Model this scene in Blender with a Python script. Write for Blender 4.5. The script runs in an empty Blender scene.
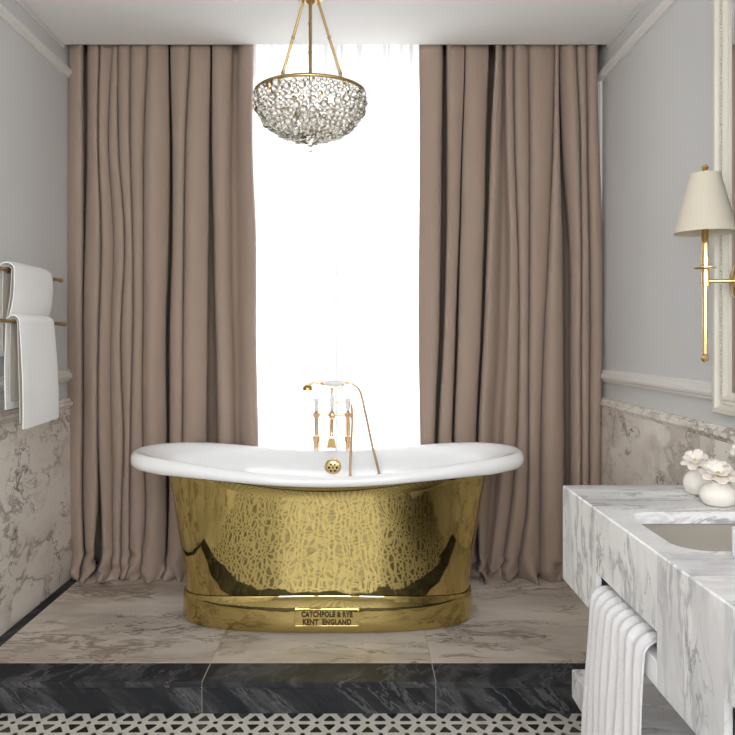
import bpy, bmesh, math, random
from mathutils import Matrix, Vector, noise as mnoise

# ------------------------------------------------------------------ camera, sky, exposure
# X to the right, Y away from the camera, Z up; z = 0 is the top of the marble platform.
F_PX = 750.0                       # focal length in pixels of the 735 x 735 frame
EYE = 1.18
scene = bpy.context.scene
COL = scene.collection
cam_data = bpy.data.cameras.new('camera')
cam_data.sensor_width = 36.0
cam_data.lens = 36.0 * F_PX / 735.0
cam_data.shift_x = (367.5 - 360.0) / 735.0
cam_data.shift_y = -(367.5 - 340.0) / 735.0
cam_data.clip_start = 0.02
camera = bpy.data.objects.new('camera', cam_data)
COL.objects.link(camera)
camera.location = (0, 0, EYE)
camera.rotation_euler = (math.pi / 2, 0, 0)
scene.camera = camera

world = bpy.data.worlds.new('overcast_sky')
scene.world = world
world.use_nodes = True
_bg = world.node_tree.nodes['Background']
_bg.inputs[0].default_value = (1.0, 0.99, 0.98, 1)
_bg.inputs[1].default_value = 8.0
scene.view_settings.view_transform = 'Standard'
scene.view_settings.look = 'None'
scene.view_settings.gamma = 1.0
scene.view_settings.use_curve_mapping = False
scene.view_settings.exposure = 0.38
scene.cycles.max_bounces = 14
scene.cycles.diffuse_bounces = 6
scene.cycles.glossy_bounces = 6
scene.cycles.transmission_bounces = 12
scene.cycles.transparent_max_bounces = 24
scene.cycles.use_denoising = True
scene.cycles.caustics_reflective = False
scene.cycles.caustics_refractive = False
scene.cycles.blur_glossy = 0.5
scene.cycles.sample_clamp_indirect = 8.0

WX0, WX1 = -1.45, 1.214            # side walls
YB, YF = 4.14, -1.0                # window wall, wall behind the camera, set close for front light
ZC, ZF = 2.62, -0.11               # ceiling, lower floor
YR, ZR = 3.655, 2.82               # curtain recess in the ceiling: front edge, height
WIN = (-0.80, 0.55, 0.06, 2.70)    # opening behind the sheers
WIN_FILL = (-1.30, 1.06, 0.85, 2.50)   # added opening behind the camera, lighting the room from the front

def portal(name, x0, x1, z0, z1, y, into):
    l = bpy.data.lights.new(name, 'AREA')
    l.shape = 'RECTANGLE'; l.size = x1 - x0; l.size_y = z1 - z0
    l.cycles.is_portal = True
    o = bpy.data.objects.new(name, l); COL.objects.link(o)
    o.location = ((x0 + x1) / 2, y, (z0 + z1) / 2)
    o.rotation_euler = (math.pi / 2 * (-1 if into < 0 else 1), 0, 0)
portal('window_daylight', WIN[0], WIN[1], WIN[2], WIN[3], YB + 0.16, -1)
portal('fill_window_daylight', WIN_FILL[0], WIN_FILL[1], WIN_FILL[2], WIN_FILL[3], YF - 0.16, 1)  # guides sky light through the added front-fill window

# ------------------------------------------------------------------ materials
def srgb(r, g, b):
    f = lambda c: (c / 255 / 12.92) if c / 255 <= 0.04045 else ((c / 255 + 0.055) / 1.055) ** 2.4
    return (f(r), f(g), f(b), 1)

def new_mat(name):
    m = bpy.data.materials.new(name); m.use_nodes = True
    nt = m.node_tree
    return m, nt, nt.nodes['Principled BSDF'], nt.nodes['Material Output']

def N(nt, kind, **kw):
    n = nt.nodes.new(kind)
    for k, v in kw.items():
        if k.startswith('i_'):
            key = k[2:]
            n.inputs[int(key) if key.isdigit() else key.replace('_', ' ')].default_value = v
        else:
            setattr(n, k, v)
    return n

def plain(name, col, rough=0.5, metal=0.0, bump=0.0, bscale=80.0, spec=0.5, vary=0.0, vscale=6.0):
    m, nt, b, out = new_mat(name)
    b.inputs['Base Color'].default_value = col
    b.inputs['Roughness'].default_value = rough
    b.inputs['Metallic'].default_value = metal
    b.inputs['Specular IOR Level'].default_value = spec
    tc = N(nt, 'ShaderNodeTexCoord')
    if vary:
        n = N(nt, 'ShaderNodeTexNoise', i_Scale=vscale, i_Detail=5.0)
        nt.links.new(tc.outputs['Object'], n.inputs['Vector'])
        mix = N(nt, 'ShaderNodeMix', data_type='RGBA')
        mix.inputs[6].default_value = tuple(c * (1 - vary) for c in col[:3]) + (1,)
        mix.inputs[7].default_value = tuple(min(1, c * (1 + vary)) for c in col[:3]) + (1,)
        nt.links.new(n.outputs[0], mix.inputs[0]); nt.links.new(mix.outputs[2], b.inputs['Base Color'])
    if bump:
        n = N(nt, 'ShaderNodeTexNoise', i_Scale=bscale, i_Detail=3.0)
        nt.links.new(tc.outputs['Object'], n.inputs['Vector'])
        bp = N(nt, 'ShaderNodeBump', i_Strength=bump, i_Distance=0.01)
        nt.links.new(n.outputs[0], bp.inputs['Height']); nt.links.new(bp.outputs[0], b.inputs['Normal'])
    return m

def marble(name, base, cloud, vein, dark, scale=1.0, stretch=(1, 1, 1), rot=(0, 0, 0), rough=0.14,
           vein_w=0.05, vein_amt=0.9, cloud_amt=0.6, seed=0.0, tex=False):
    m, nt, b, out = new_mat(name)
    L = nt.links.new
    tc = N(nt, 'ShaderNodeTexCoord'); oi = N(nt, 'ShaderNodeObjectInfo')
    off = N(nt, 'ShaderNodeVectorMath', operation='SCALE')
    off.inputs[0].default_value = (37.0, 17.0 + seed, 23.0)
    L(oi.outputs['Random'], off.inputs['Scale'])
    add = N(nt, 'ShaderNodeVectorMath', operation='ADD')
    mp = N(nt, 'ShaderNodeMapping'); mp.inputs['Rotation'].default_value = rot
    mp.inputs['Scale'].default_value = tuple(s * scale for s in stretch)
    if tex:                        # rotate first, then stretch along the rotated axes
        mp.vector_type = 'TEXTURE'; mp.inputs['Scale'].default_value = tuple(1 / (s * scale) for s in stretch)
    L(tc.outputs['Object'], mp.inputs['Vector'])
    L(mp.outputs[0], add.inputs[0]); L(off.outputs[0], add.inputs[1])
    # domain warp
    w = N(nt, 'ShaderNodeTexNoise', i_Scale=1.6, i_Detail=4.0, i_Roughness=0.55)
    L(add.outputs[0], w.inputs['Vector'])
    ws = N(nt, 'ShaderNodeVectorMath', operation='SCALE'); ws.inputs['Scale'].default_value = 0.9
    L(w.outputs['Color'], ws.inputs[0])
    v = N(nt, 'ShaderNodeVectorMath', operation='ADD')
    L(add.outputs[0], v.inputs[0]); L(ws.outputs[0], v.inputs[1])
    def ridge(sc, det, width, rough_=0.5):
        n = N(nt, 'ShaderNodeTexNoise', i_Scale=sc, i_Detail=det, i_Roughness=rough_)
        L(v.outputs[0], n.inputs['Vector'])
        s = N(nt, 'ShaderNodeMath', operation='SUBTRACT'); s.inputs[1].default_value = 0.5
        L(n.outputs[0], s.inputs[0])
        a = N(nt, 'ShaderNodeMath', operation='ABSOLUTE'); L(s.outputs[0], a.inputs[0])
        r = N(nt, 'ShaderNodeMapRange', interpolation_type='SMOOTHSTEP')
        r.inputs[1].default_value = 0.0; r.inputs[2].default_value = width
        r.inputs[3].default_value = 1.0; r.inputs[4].default_value = 0.0
        L(a.outputs[0], r.inputs[0])
        return r.outputs[0]
    def mask(sc, lo, hi):
        n = N(nt, 'ShaderNodeTexNoise', i_Scale=sc, i_Detail=3.0)
        L(v.outputs[0], n.inputs['Vector'])
        r = N(nt, 'ShaderNodeMapRange', interpolation_type='SMOOTHSTEP')
        r.inputs[1].default_value = lo; r.inputs[2].default_value = hi
        L(n.outputs[0], r.inputs[0])
        return r.outputs[0]
    def mul(a, bb, k=1.0):
        n = N(nt, 'ShaderNodeMath', operation='MULTIPLY'); L(a, n.inputs[0])
        if bb is None: n.inputs[1].default_value = k; return n.outputs[0]
        L(bb, n.inputs[1])
        return n.outputs[0] if k == 1.0 else mul(n.outputs[0], None, k)
    def mixc(fac, c0, c1):
        n = N(nt, 'ShaderNodeMix', data_type='RGBA')
        L(fac, n.inputs[0])
        if isinstance(c0, tuple): n.inputs[6].default_value = c0
        else: L(c0, n.inputs[6])
        n.inputs[7].default_value = c1
        return n.outputs[2]
    c = mixc(mul(mask(1.3, 0.42, 0.72), None, cloud_amt), base, cloud)
    c = mixc(mul(ridge(1.1, 5, vein_w * 2.6), mask(0.9, 0.42, 0.6), vein_amt * 0.55), c, vein)
    c = mixc(mul(ridge(1.5, 7, vein_w * 0.75, 0.6), mask(1.1, 0.42, 0.6), vein_amt), c, vein)
    c = mixc(mul(ridge(2.7, 6, vein_w * 0.45, 0.62), mask(1.7, 0.48, 0.64), vein_amt), c, dark)
    L(c, b.inputs['Base Color'])
    b.inputs['Roughness'].default_value = rough
    if rough > 0.4: b.inputs['Specular IOR Level'].default_value = 0.25 if rough < 0.55 else 0.12
    return m

M = {}
M['wall'] = plain('grey_wall_paint', srgb(207, 207, 207), 0.75, bump=0.02, bscale=220)
M['trim'] = plain('white_trim_paint', srgb(226, 224, 220), 0.45)
M['ceiling'] = plain('white_ceiling_paint', srgb(240, 239, 238), 0.8)
M['marble_wall'] = marble('wainscot_marble', srgb(243, 237, 229), srgb(224, 215, 204), srgb(160, 148, 136), srgb(82, 75, 70),
                          scale=2.3, stretch=(1, 0.8, 1.25), rot=(0.5, 0, 0), rough=0.18, vein_w=0.055, vein_amt=0.8)
M['marble_vanity'] = marble('vanity_marble', srgb(243, 243, 244), srgb(222, 222, 225), srgb(160, 160, 166), srgb(108, 108, 114),
                            scale=3.3, stretch=(1.1, 1.25, 0.42), rot=(0.15, 0.1, 0), rough=0.42, vein_w=0.06, vein_amt=0.7, seed=3)
M['marble_top'] = marble('vanity_top_marble', srgb(244, 244, 245), srgb(222, 222, 225), srgb(146, 146, 152), srgb(90, 90, 96),
                         scale=3.0, stretch=(0.55, 1.5, 1), rot=(0, 0, 0.2), rough=0.3, vein_w=0.06, vein_amt=0.75, seed=5)
M['marble_floor'] = marble('platform_marble', srgb(214, 204, 192), srgb(180, 166, 151), srgb(134, 117, 103), srgb(84, 70, 62),
                           scale=2.2, stretch=(0.55, 1.5, 1), rot=(0, 0, 0.1), rough=0.45, vein_w=0.06, vein_amt=0.8, seed=7)
M['marble_dark'] = marble('charcoal_marble', srgb(42, 43, 46), srgb(60, 61, 64), srgb(112, 112, 114), srgb(22, 23, 26),
                          scale=2.6, stretch=(0.45, 1.6, 3.0), rot=(0.5, 0.62, 0.45), rough=0.6, vein_w=0.05, vein_amt=0.6, cloud_amt=0.8, seed=9, tex=True)
M['grout'] = plain('pale_grout', srgb(168, 162, 152), 0.8)
M['mosaic_white'] = plain('white_mosaic_stone', srgb(208, 204, 195), 0.35, vary=0.06, vscale=30)
M['mosaic_black'] = plain('black_mosaic_stone', srgb(42, 42, 41), 0.3, vary=0.2, vscale=20)
M['mosaic_grey'] = plain('charcoal_mosaic_stone', srgb(74, 73, 70), 0.3, vary=0.2, vscale=20)
M['curtain'] = plain('taupe_curtain_fabric', srgb(163, 144, 131), 0.9, bump=0.06, bscale=900, spec=0.15)
M['curtain'].node_tree.nodes['Principled BSDF'].inputs['Sheen Weight'].default_value = 0.15
M['enamel'] = plain('white_enamel', srgb(244, 245, 247), 0.12)
M['porcelain'] = plain('white_porcelain', srgb(240, 240, 240), 0.15)
M['gold'] = plain('polished_gold_metal', (0.83, 0.60, 0.28, 1), 0.16, 1.0)
M['copper_gold'] = plain('rose_gold_metal', (0.90, 0.64, 0.42, 1), 0.16, 1.0)
M['antique_brass'] = plain('satin_antique_brass', (0.50, 0.34, 0.15, 1), 0.28, 1.0)
M['hole_shade'] = plain('painted_recess_shade', srgb(30, 22, 14), 0.8)  # dark colour painting the shade inside drain holes and towel slots
M['letter'] = plain('dark_patinated_brass', (0.10, 0.065, 0.025, 1), 0.45, 0.8)
M['ceramic'] = plain('matte_white_ceramic', srgb(236, 231, 224), 0.55, vary=0.03, vscale=40)
M['petal'] = plain('white_flower_petal', srgb(240, 232, 224), 0.6)
M['pollen'] = plain('pale_green_flower_heart', srgb(190, 188, 120), 0.7)
M['stem'] = plain('green_flower_stem', srgb(110, 120, 80), 0.6)
M['basin'] = plain('shaded_basin_glaze', srgb(168, 161, 152), 0.25)  # glaze darkened, so the shade inside the basin sits in its colour
M['towel'] = plain('white_terry_cloth', srgb(246, 246, 246), 0.95, bump=0.35, bscale=420, spec=0.1)
M['towel_grey'] = plain('greyish_terry_cloth', srgb(226, 225, 228), 0.95, bump=0.45, bscale=360, spec=0.1)
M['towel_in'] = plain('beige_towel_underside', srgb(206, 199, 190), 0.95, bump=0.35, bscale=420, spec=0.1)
M['frame'] = plain('cream_painted_frame', srgb(216, 211, 200), 0.4)
M['window_paint'] = plain('white_window_paint', srgb(235, 235, 235), 0.4)

def brass_mat():
    m, nt, b, out = new_mat('polished_tub_brass')
    b.inputs['Base Color'].default_value = (0.62, 0.485, 0.19, 1)
    b.inputs['Metallic'].default_value = 1.0
    b.inputs['Roughness'].default_value = 0.05
    tc = N(nt, 'ShaderNodeTexCoord')
    n = N(nt, 'ShaderNodeTexNoise', i_Scale=9.0, i_Detail=1.5, i_Roughness=0.4)
    nt.links.new(tc.outputs['Object'], n.inputs['Vector'])
    bp = N(nt, 'ShaderNodeBump', i_Strength=0.10, i_Distance=0.02)
    nt.links.new(n.outputs[0], bp.inputs['Height']); nt.links.new(bp.outputs[0], b.inputs['Normal'])
    n2 = N(nt, 'ShaderNodeTexNoise', i_Scale=5.0, i_Detail=4.0)
    nt.links.new(tc.outputs['Object'], n2.inputs['Vector'])
    r = N(nt, 'ShaderNodeMapRange'); r.inputs[3].default_value = 0.015; r.inputs[4].default_value = 0.05
    nt.links.new(n2.outputs[0], r.inputs[0]); nt.links.new(r.outputs[0], b.inputs['Roughness'])
    return m
M['brass'] = brass_mat()

def sheer_mat():
    m, nt, b, out = new_mat('white_sheer_voile')
    nt.nodes.remove(b)
    tr = N(nt, 'ShaderNodeBsdfTransparent'); tr.inputs[0].default_value = (0.6, 0.6, 0.6, 1)
    tl = N(nt, 'ShaderNodeBsdfTranslucent'); tl.inputs[0].default_value = (0.45, 0.455, 0.46, 1)
    df = N(nt, 'ShaderNodeBsdfDiffuse'); df.inputs[0].default_value = (0.93, 0.94, 0.95, 1)
    m1 = N(nt, 'ShaderNodeMixShader'); m1.inputs[0].default_value = 0.2
    nt.links.new(tl.outputs[0], m1.inputs[1]); nt.links.new(df.outputs[0], m1.inputs[2])
    m2 = N(nt, 'ShaderNodeMixShader'); m2.inputs[0].default_value = 0.92
    nt.links.new(tr.outputs[0], m2.inputs[1]); nt.links.new(m1.outputs[0], m2.inputs[2])
    nt.links.new(m2.outputs[0], out.inputs[0])
    return m
M['sheer'] = sheer_mat()

def pane_mat():
    m, nt, b, out = new_mat('clear_window_glass')
    nt.nodes.remove(b)
    tr = N(nt, 'ShaderNodeBsdfTransparent'); tr.inputs[0].default_value = (0.97, 0.98, 0.98, 1)
    gl = N(nt, 'ShaderNodeBsdfGlossy'); gl.inputs['Roughness'].default_value = 0.0
    mx = N(nt, 'ShaderNodeMixShader'); mx.inputs[0].default_value = 0.05
    nt.links.new(tr.outputs[0], mx.inputs[1]); nt.links.new(gl.outputs[0], mx.inputs[2])
    nt.links.new(mx.outputs[0], out.inputs[0])
    return m
M['pane'] = pane_mat()

def crystal_mat():
    m, nt, b, out = new_mat('clear_crystal')
    b.inputs['Base Color'].default_value = (0.74, 0.725, 0.68, 1)
    b.inputs['Roughness'].default_value = 0.0
    b.inputs['IOR'].default_value = 1.5
    b.inputs['Transmission Weight'].default_value = 1.0
    return m
M['crystal'] = crystal_mat()
M['crystal_clear'] = crystal_mat()
M['crystal_clear'].name = 'bright_clear_crystal'
M['crystal_clear'].node_tree.nodes['Principled BSDF'].inputs['Base Color'].default_value = (0.9, 0.9, 0.9, 1)

def mirror_mat():
    m, nt, b, out = new_mat('mirror_silvering')
    b.inputs['Base Color'].default_value = (0.86, 0.87, 0.87, 1)
    b.inputs['Metallic'].default_value = 1.0; b.inputs['Roughness'].default_value = 0.01
    return m
M['mirror'] = mirror_mat()

def shade_mat():
    m, nt, b, out = new_mat('cream_lampshade_silk')
    b.inputs['Base Color'].default_value = srgb(238, 232, 218)
    b.inputs['Roughness'].default_value = 0.85
    tl = N(nt, 'ShaderNodeBsdfTranslucent'); tl.inputs[0].default_value = srgb(240, 232, 214)
    mx = N(nt, 'ShaderNodeMixShader'); mx.inputs[0].default_value = 0.35
    nt.links.new(b.outputs[0], mx.inputs[1]); nt.links.new(tl.outputs[0], mx.inputs[2])
    nt.links.new(mx.outputs[0], out.inputs[0])
    return m
M['shade'] = shade_mat()

# ------------------------------------------------------------------ builders
def tag(o, label, cat, group=None, kind=None):
    o['label'] = label; o['category'] = cat
    if group: o['group'] = group
    if kind: o['kind'] = kind
    return o

def attach(o, parent):
    if parent is not None:
        o.parent = parent
        o.matrix_parent_inverse = Matrix.Translation(parent.location).inverted()

def empty(name, loc, label, cat, group=None, kind=None):
    o = bpy.data.objects.new(name, None); COL.objects.link(o)
    o.location = loc; o.empty_display_size = 0.05
    return tag(o, label, cat, group, kind)

def link_mesh(name, me, mat, parent=None, smooth=False):
    if mat is not None:
        me.materials.clear(); me.materials.append(M[mat])
    if smooth:
        me.polygons.foreach_set('use_smooth', [True] * len(me.polygons))
    o = bpy.data.objects.new(name, me); COL.objects.link(o)
    attach(o, parent)
    return o

def mesh(name, verts, faces, mat, parent=None, smooth=False, fix=True):
    me = bpy.data.meshes.new(name)
    me.from_pydata([tuple(v) for v in verts], [], faces)
    if fix:
        bm = bmesh.new(); bm.from_mesh(me)
        bmesh.ops.recalc_face_normals(bm, faces=bm.faces); bm.to_mesh(me); bm.free()
    me.update()
    return link_mesh(name, me, mat, parent, smooth)

def box(name, x0, x1, y0, y1, z0, z1, mat, parent=None, bevel=0.0, seg=2):
    bm = bmesh.new()
    r = bmesh.ops.create_cube(bm, size=1.0)
    for v in r['verts']:
        v.co = ((x0 + x1) / 2 + v.co.x * (x1 - x0), (y0 + y1) / 2 + v.co.y * (y1 - y0), (z0 + z1) / 2 + v.co.z * (z1 - z0))
    if bevel:
        bmesh.ops.bevel(bm, geom=list(bm.edges), offset=bevel, segments=seg, affect='EDGES', profile=0.5)
    me = bpy.data.meshes.new(name); bm.to_mesh(me); bm.free()
    return link_mesh(name, me, mat, parent)

def lathe(name, prof, origin, mat, parent=None, axis='Z', seg=28, smooth=True):
    """prof: (radius, along) pairs; axis is where 'along' points."""
    vs, fs = [], []
    def put(r, h, a):
        c, s = r * math.cos(a), r * math.sin(a)
        p = {'Z': (c, s, h), 'X': (h, c, s), 'Y': (c, h, s), '-Y': (c, -h, s)}[axis]
        return tuple(origin[i] + p[i] for i in range(3))
    rings = []
    for r, h in prof:
        if r <= 1e-6:
            rings.append([len(vs)]); vs.append(put(0, h, 0))
        else:
            rings.append(list(range(len(vs), len(vs) + seg)))
            vs += [put(r, h, 2 * math.pi * k / seg) for k in range(seg)]
    for A, B in zip(rings, rings[1:]):
        for k in range(seg):
            k2 = (k + 1) % seg
            if len(A) == 1 and len(B) == 1: continue
            if len(A) == 1: fs.append((A[0], B[k], B[k2]))
            elif len(B) == 1: fs.append((A[k], A[k2], B[0]))
            else: fs.append((A[k], A[k2], B[k2], B[k]))
    o = mesh(name, vs, fs, mat, parent, smooth)
    if smooth: autosmooth(o)
    return o

def autosmooth(o, ang=40):
    me = o.data
    bm = bmesh.new(); bm.from_mesh(me)
    for e in bm.edges:
        if len(e.link_faces) == 2 and e.calc_face_angle(0) > math.radians(ang): e.smooth = False
    bm.to_mesh(me); bm.free()

def spline(pts, n):
    """Catmull-Rom through pts."""
    P = [Vector(p) for p in pts]
    P = [P[0] * 2 - P[1]] + P + [P[-1] * 2 - P[-2]]
    out = []
    for i in range(1, len(P) - 2):
        for k in range(n):
            t = k / n
            a, b, c, d = P[i - 1], P[i], P[i + 1], P[i + 2]
            out.append(0.5 * ((2 * b) + (c - a) * t + (2 * a - 5 * b + 4 * c - d) * t * t + (3 * b - a - 3 * c + d) * t ** 3))
    out.append(P[-2])
    return out

def tube(name, pts, rad, mat, parent=None, seg=12, caps=True):
    pts = [Vector(p) for p in pts]
    rads = rad if isinstance(rad, (list, tuple)) else [rad] * len(pts)
    vs, fs = [], []
    up = None
    for i, p in enumerate(pts):
        t = (pts[min(i + 1, len(pts) - 1)] - pts[max(i - 1, 0)]).normalized()
        if up is None:
            up = Vector((0, 0, 1)) if abs(t.z) < 0.9 else Vector((1, 0, 0))
        u = (up - t * up.dot(t)).normalized(); w = t.cross(u); up = u
        for k in range(seg):
            a = 2 * math.pi * k / seg
            vs.append(p + (u * math.cos(a) + w * math.sin(a)) * rads[i])
    for i in range(len(pts) - 1):
        for k in range(seg):
            k2 = (k + 1) % seg
            fs.append((i * seg + k, i * seg + k2, (i + 1) * seg + k2, (i + 1) * seg + k))
    if caps:
        fs.append(tuple(range(seg))); fs.append(tuple(range((len(pts) - 1) * seg, len(pts) * seg)))
    o = mesh(name, vs, fs, mat, parent, True); autosmooth(o, 50)
    return o

def loft(name, rings, mat, parent=None, close_ends=(False, False), smooth=True):
    n = len(rings[0]); vs = [p for r in rings for p in r]; fs = []
    for i in range(len(rings) - 1):
        for k in range(n):
            k2 = (k + 1) % n
            fs.append((i * n + k, i * n + k2, (i + 1) * n + k2, (i + 1) * n + k))
    if close_ends[0]: fs.append(tuple(range(n)))
    if close_ends[1]: fs.append(tuple(range((len(rings) - 1) * n, len(rings) * n)))
    o = mesh(name, vs, fs, mat, parent, smooth)
    if smooth: autosmooth(o)
    return o

def extrude_profile(name, prof, axis, a0, a1, mat, parent=None, smooth=False):
    """prof in the plane across axis: axis 'Y' -> (x, z); axis 'X' -> (y, z); axis 'Z' -> (x, y)."""
    def p3(p, a):
        return {'Y': (p[0], a, p[1]), 'X': (a, p[0], p[1]), 'Z': (p[0], p[1], a)}[axis]
    n = len(prof)
    vs = [p3(p, a0) for p in prof] + [p3(p, a1) for p in prof]
    fs = [(k, (k + 1) % n, n + (k + 1) % n, n + k) for k in range(n)] + [tuple(range(n)), tuple(range(n, 2 * n))]
    return mesh(name, vs, fs, mat, parent, smooth)

def moulding_profile(w, d):
    """Stepped picture-rail section: w along the wall, d out of it."""
    return [(0, 0), (0, d * 0.45), (w * 0.1, d * 0.55), (w * 0.18, d * 0.55), (w * 0.28, d * 0.9), (w * 0.45, d), (w * 0.62, d * 0.92),
            (w * 0.72, d * 0.6), (w * 0.82, d * 0.5), (w * 0.9, d * 0.5), (w, d * 0.3), (w, 0)]

# ------------------------------------------------------------------ room shell
def wall_with_hole(name, y0, y1, hole, label):
    x0, x1, z0, z1 = WX0 - 0.12, WX1 + 0.12, ZF - 0.05, ZR + 0.1
    hx0, hx1, hz0, hz1 = hole
    vs, fs = [], []
    for (a, b, c, d) in ((x0, hx0, z0, z1), (hx1, x1, z0, z1), (hx0, hx1, z0, hz0), (hx0, hx1, hz1, z1)):
        n = len(vs)
        vs += [(a, y0, c), (b, y0, c), (b, y0, d), (a, y0, d), (a, y1, c), (b, y1, c), (b, y1, d), (a, y1, d)]
        fs += [tuple(n + i for i in f) for f in ((0, 1, 2, 3), (7, 6, 5, 4), (0, 4, 5, 1), (1, 5, 6, 2), (2, 6, 7, 3), (3, 7, 4, 0))]
    o = mesh(name, vs, fs, 'wall', None)
    return tag(o, label, 'wall', kind='structure')

wall_back = wall_with_hole('wall_back', YB, YB + 0.14, WIN, 'grey wall holding the tall window behind the curtains')
wall_front = wall_with_hole('wall_front', YF - 0.14, YF, WIN_FILL, 'unseen grey wall with an added fill-light window facing the bathtub')
wall_left = tag(box('wall_left', WX0 - 0.12, WX0, YF, YB, ZF - 0.05, ZR + 0.1, 'wall'), 'grey painted wall behind the towel rack', 'wall', kind='structure')
wall_right = tag(box('wall_right', WX1, WX1 + 0.12, YF, YB, ZF - 0.05, ZR + 0.1, 'wall'), 'grey painted wall behind the mirror and vanity', 'wall', kind='structure')
ceiling = tag(extrude_profile('ceiling', [(YF, ZC), (YR, ZC), (YR, ZR), (YB, ZR), (YB, ZR + 0.1), (YF, ZR + 0.1)], 'X', WX0, WX1, 'ceiling'), 'plain white painted ceiling above the bathtub', 'ceiling', kind='structure')

def window(name, hole, y, label, stiles):
    x0, x1, z0, z1 = hole
    w = empty(name, ((x0 + x1) / 2, y, z0), label, 'window', kind='structure')
    t = 0.05
    box('frame_jamb', x0, x0 + t, y - 0.03, y + 0.03, z0, z1, 'window_paint', w)
    box('frame_jamb', x1 - t, x1, y - 0.03, y + 0.03, z0, z1, 'window_paint', w)
    box('frame_head', x0 + t, x1 - t, y - 0.03, y + 0.03, z1 - t, z1, 'window_paint', w)
    box('frame_sill', x0 + t, x1 - t, y - 0.03, y + 0.03, z0, z0 + t, 'window_paint', w)
    xs = [x0 + t] + stiles + [x1 - t]
    for s in stiles:
        box('mullion', s - 0.03, s + 0.03, y - 0.025, y + 0.025, z0 + t, z1 - t, 'window_paint', w)
    for i, (a, b) in enumerate(zip(xs, xs[1:])):
        a2 = a + (0.03 if i else 0); b2 = b - (0.03 if i < len(xs) - 2 else 0)
        zt = z0 + t + (z1 - z0) * 0.62
        box('transom', a2, b2, y - 0.02, y + 0.02, zt - 0.02, zt + 0.02, 'window_paint', w)
        box('pane', a2, b2, y - 0.003, y + 0.003, z0 + t, zt - 0.02, 'pane', w)
        box('pane', a2, b2, y - 0.003, y + 0.003, zt + 0.02, z1 - t, 'pane', w)
    return w
window('window_1', WIN, YB + 0.07, 'tall white casement window glowing behind the sheer curtains', [-0.115])
window('fill_window', WIN_FILL, YF - 0.07, 'added wide white window giving front fill light, facing the bathtub', [-0.45, 0.25])  # unseen window, added to brighten the room from the front

# wall mouldings, dado rails, marble wainscot
def rail(name, wall, side, z0, z1, depth, y0, y1, mat):
    xw = WX0 if side < 0 else WX1
    prof = [(xw - side * d, z0 + w) for w, d in moulding_profile(z1 - z0, depth)]
    return extrude_profile(name, prof, 'Y', y0, y1, mat, wall)

def upright(name, wall, side, ya, yb, depth, z0, z1, mat):
    xw = WX0 if side < 0 else WX1
    prof = [(xw - side * d, ya + w) for w, d in moulding_profile(yb - ya, depth)]
    return extrude_profile(name, prof, 'Z', z0, z1, mat, wall)

for side, wall in ((-1, wall_left), (1, wall_right)):
    rail('ceiling_bead', wall, side, ZC - 0.014, ZC, 0.014, YF, YR, 'trim')
    rail('panel_moulding', wall, side, 2.478, 2.53, 0.03, YF, 3.80, 'trim')
    upright('panel_moulding', wall, side, 3.76, 3.80, 0.022, 1.04, 2.478, 'trim')
    rail('dado_rail', wall, side, 0.975, 1.035, 0.03, 2.53 if side > 0 else YF, YB, 'trim')
    rail('marble_cap', wall, side, 0.845, 0.893, 0.034, YF, YB, 'marble_wall')
    cuts = [YF, -0.9, 0.35, 1.35, 2.64, YB] if side > 0 else [YF, -1.1, 0.2, 1.5, 2.85, YB]
    zlo = {True: ZF, False: 0.0}
    for a, b in zip(cuts, cuts[1:]):
        lo = 0.0 if a >= 2.58 else ZF
        xw = WX0 if side < 0 else WX1
        xa, xb = sorted((xw, xw - side * 0.018))
        box('marble_panel', xa, xb, a + 0.0008, b - 0.0008, lo, 0.845, 'marble_wall', wall, 0.0015, 1)

# ------------------------------------------------------------------ raised platform
PY0 = 2.586                        # front of the step
JX = [-1.385, -0.546, 0.262, 1.09]
platform = tag(box('platform', WX0, WX1, PY0 + 0.0048, YB, ZF, -0.0014, 'grout'), 'raised marble platform that carries the brass bathtub', 'platform', kind='structure')
g = 0.0009
xs = [WX0 + 0.018] + JX[1:] + [WX1 - 0.018]
for i, (a, b) in enumerate(zip([JX[0]] + JX[1:], JX[1:] + [WX1 - 0.018])):
    for (ya, yb) in ((2.742, YB),):
        box('marble_slab', a + g, b - g, ya + g, yb - g, -0.02, 0.0, 'marble_floor', platform, 0.0012, 1)
for a, b in ((2.742, 3.30), (3.30, YB)):
    box('border_slab', WX0 + 0.018, JX[0] - g, a + g, b - g, -0.02, 0.0, 'marble_dark', platform, 0.0012, 1)
for a, b in zip(xs, xs[1:]):
    box('nosing_slab', a + g, b - g, PY0, 2.742 - g, -0.02, 0.0, 'marble_dark', platform, 0.003, 2)
    box('riser_slab', a + g, b - g, PY0 + 0.003, PY0 + 0.016, ZF, -0.021, 'marble_dark', platform, 0.0012, 1)

# ------------------------------------------------------------------ mosaic floor
floor = tag(box('floor', WX0, WX1, YF, PY0 + 0.016, ZF - 0.05, ZF, 'mosaic_white'), 'white mosaic floor with black triangle and dot inlay', 'floor', kind='structure')
PER = 0.0854; ROW = PER * 0.8660254
def prism(name, poly, h):
    n = len(poly)
    me = bpy.data.meshes.new(name)
    me.from_pydata([(x, y, 0) for x, y in poly] + [(x, y, h) for x, y in poly], [],
                   [tuple(range(n, 2 * n))] + [(k, (k + 1) % n, n + (k + 1) % n, n + k) for k in range(n)])
    me.update(); return me
def tri_poly(flip):
    R = PER / math.sqrt(3) * 0.43
    pts = []
    for k in range(3):
        a = math.radians(90 + 120 * k) + (math.pi if flip else 0)
        for da in (-0.13, 0.13):
            pts.append((R * math.cos(a + da), R * math.sin(a + da)))
    return pts
hexa = [(0.0085 * math.cos(math.radians(60 * k)), 0.0085 * math.sin(math.radians(60 * k))) for k in range(6)]
TH = 0.0012
shapes = {}
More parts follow.
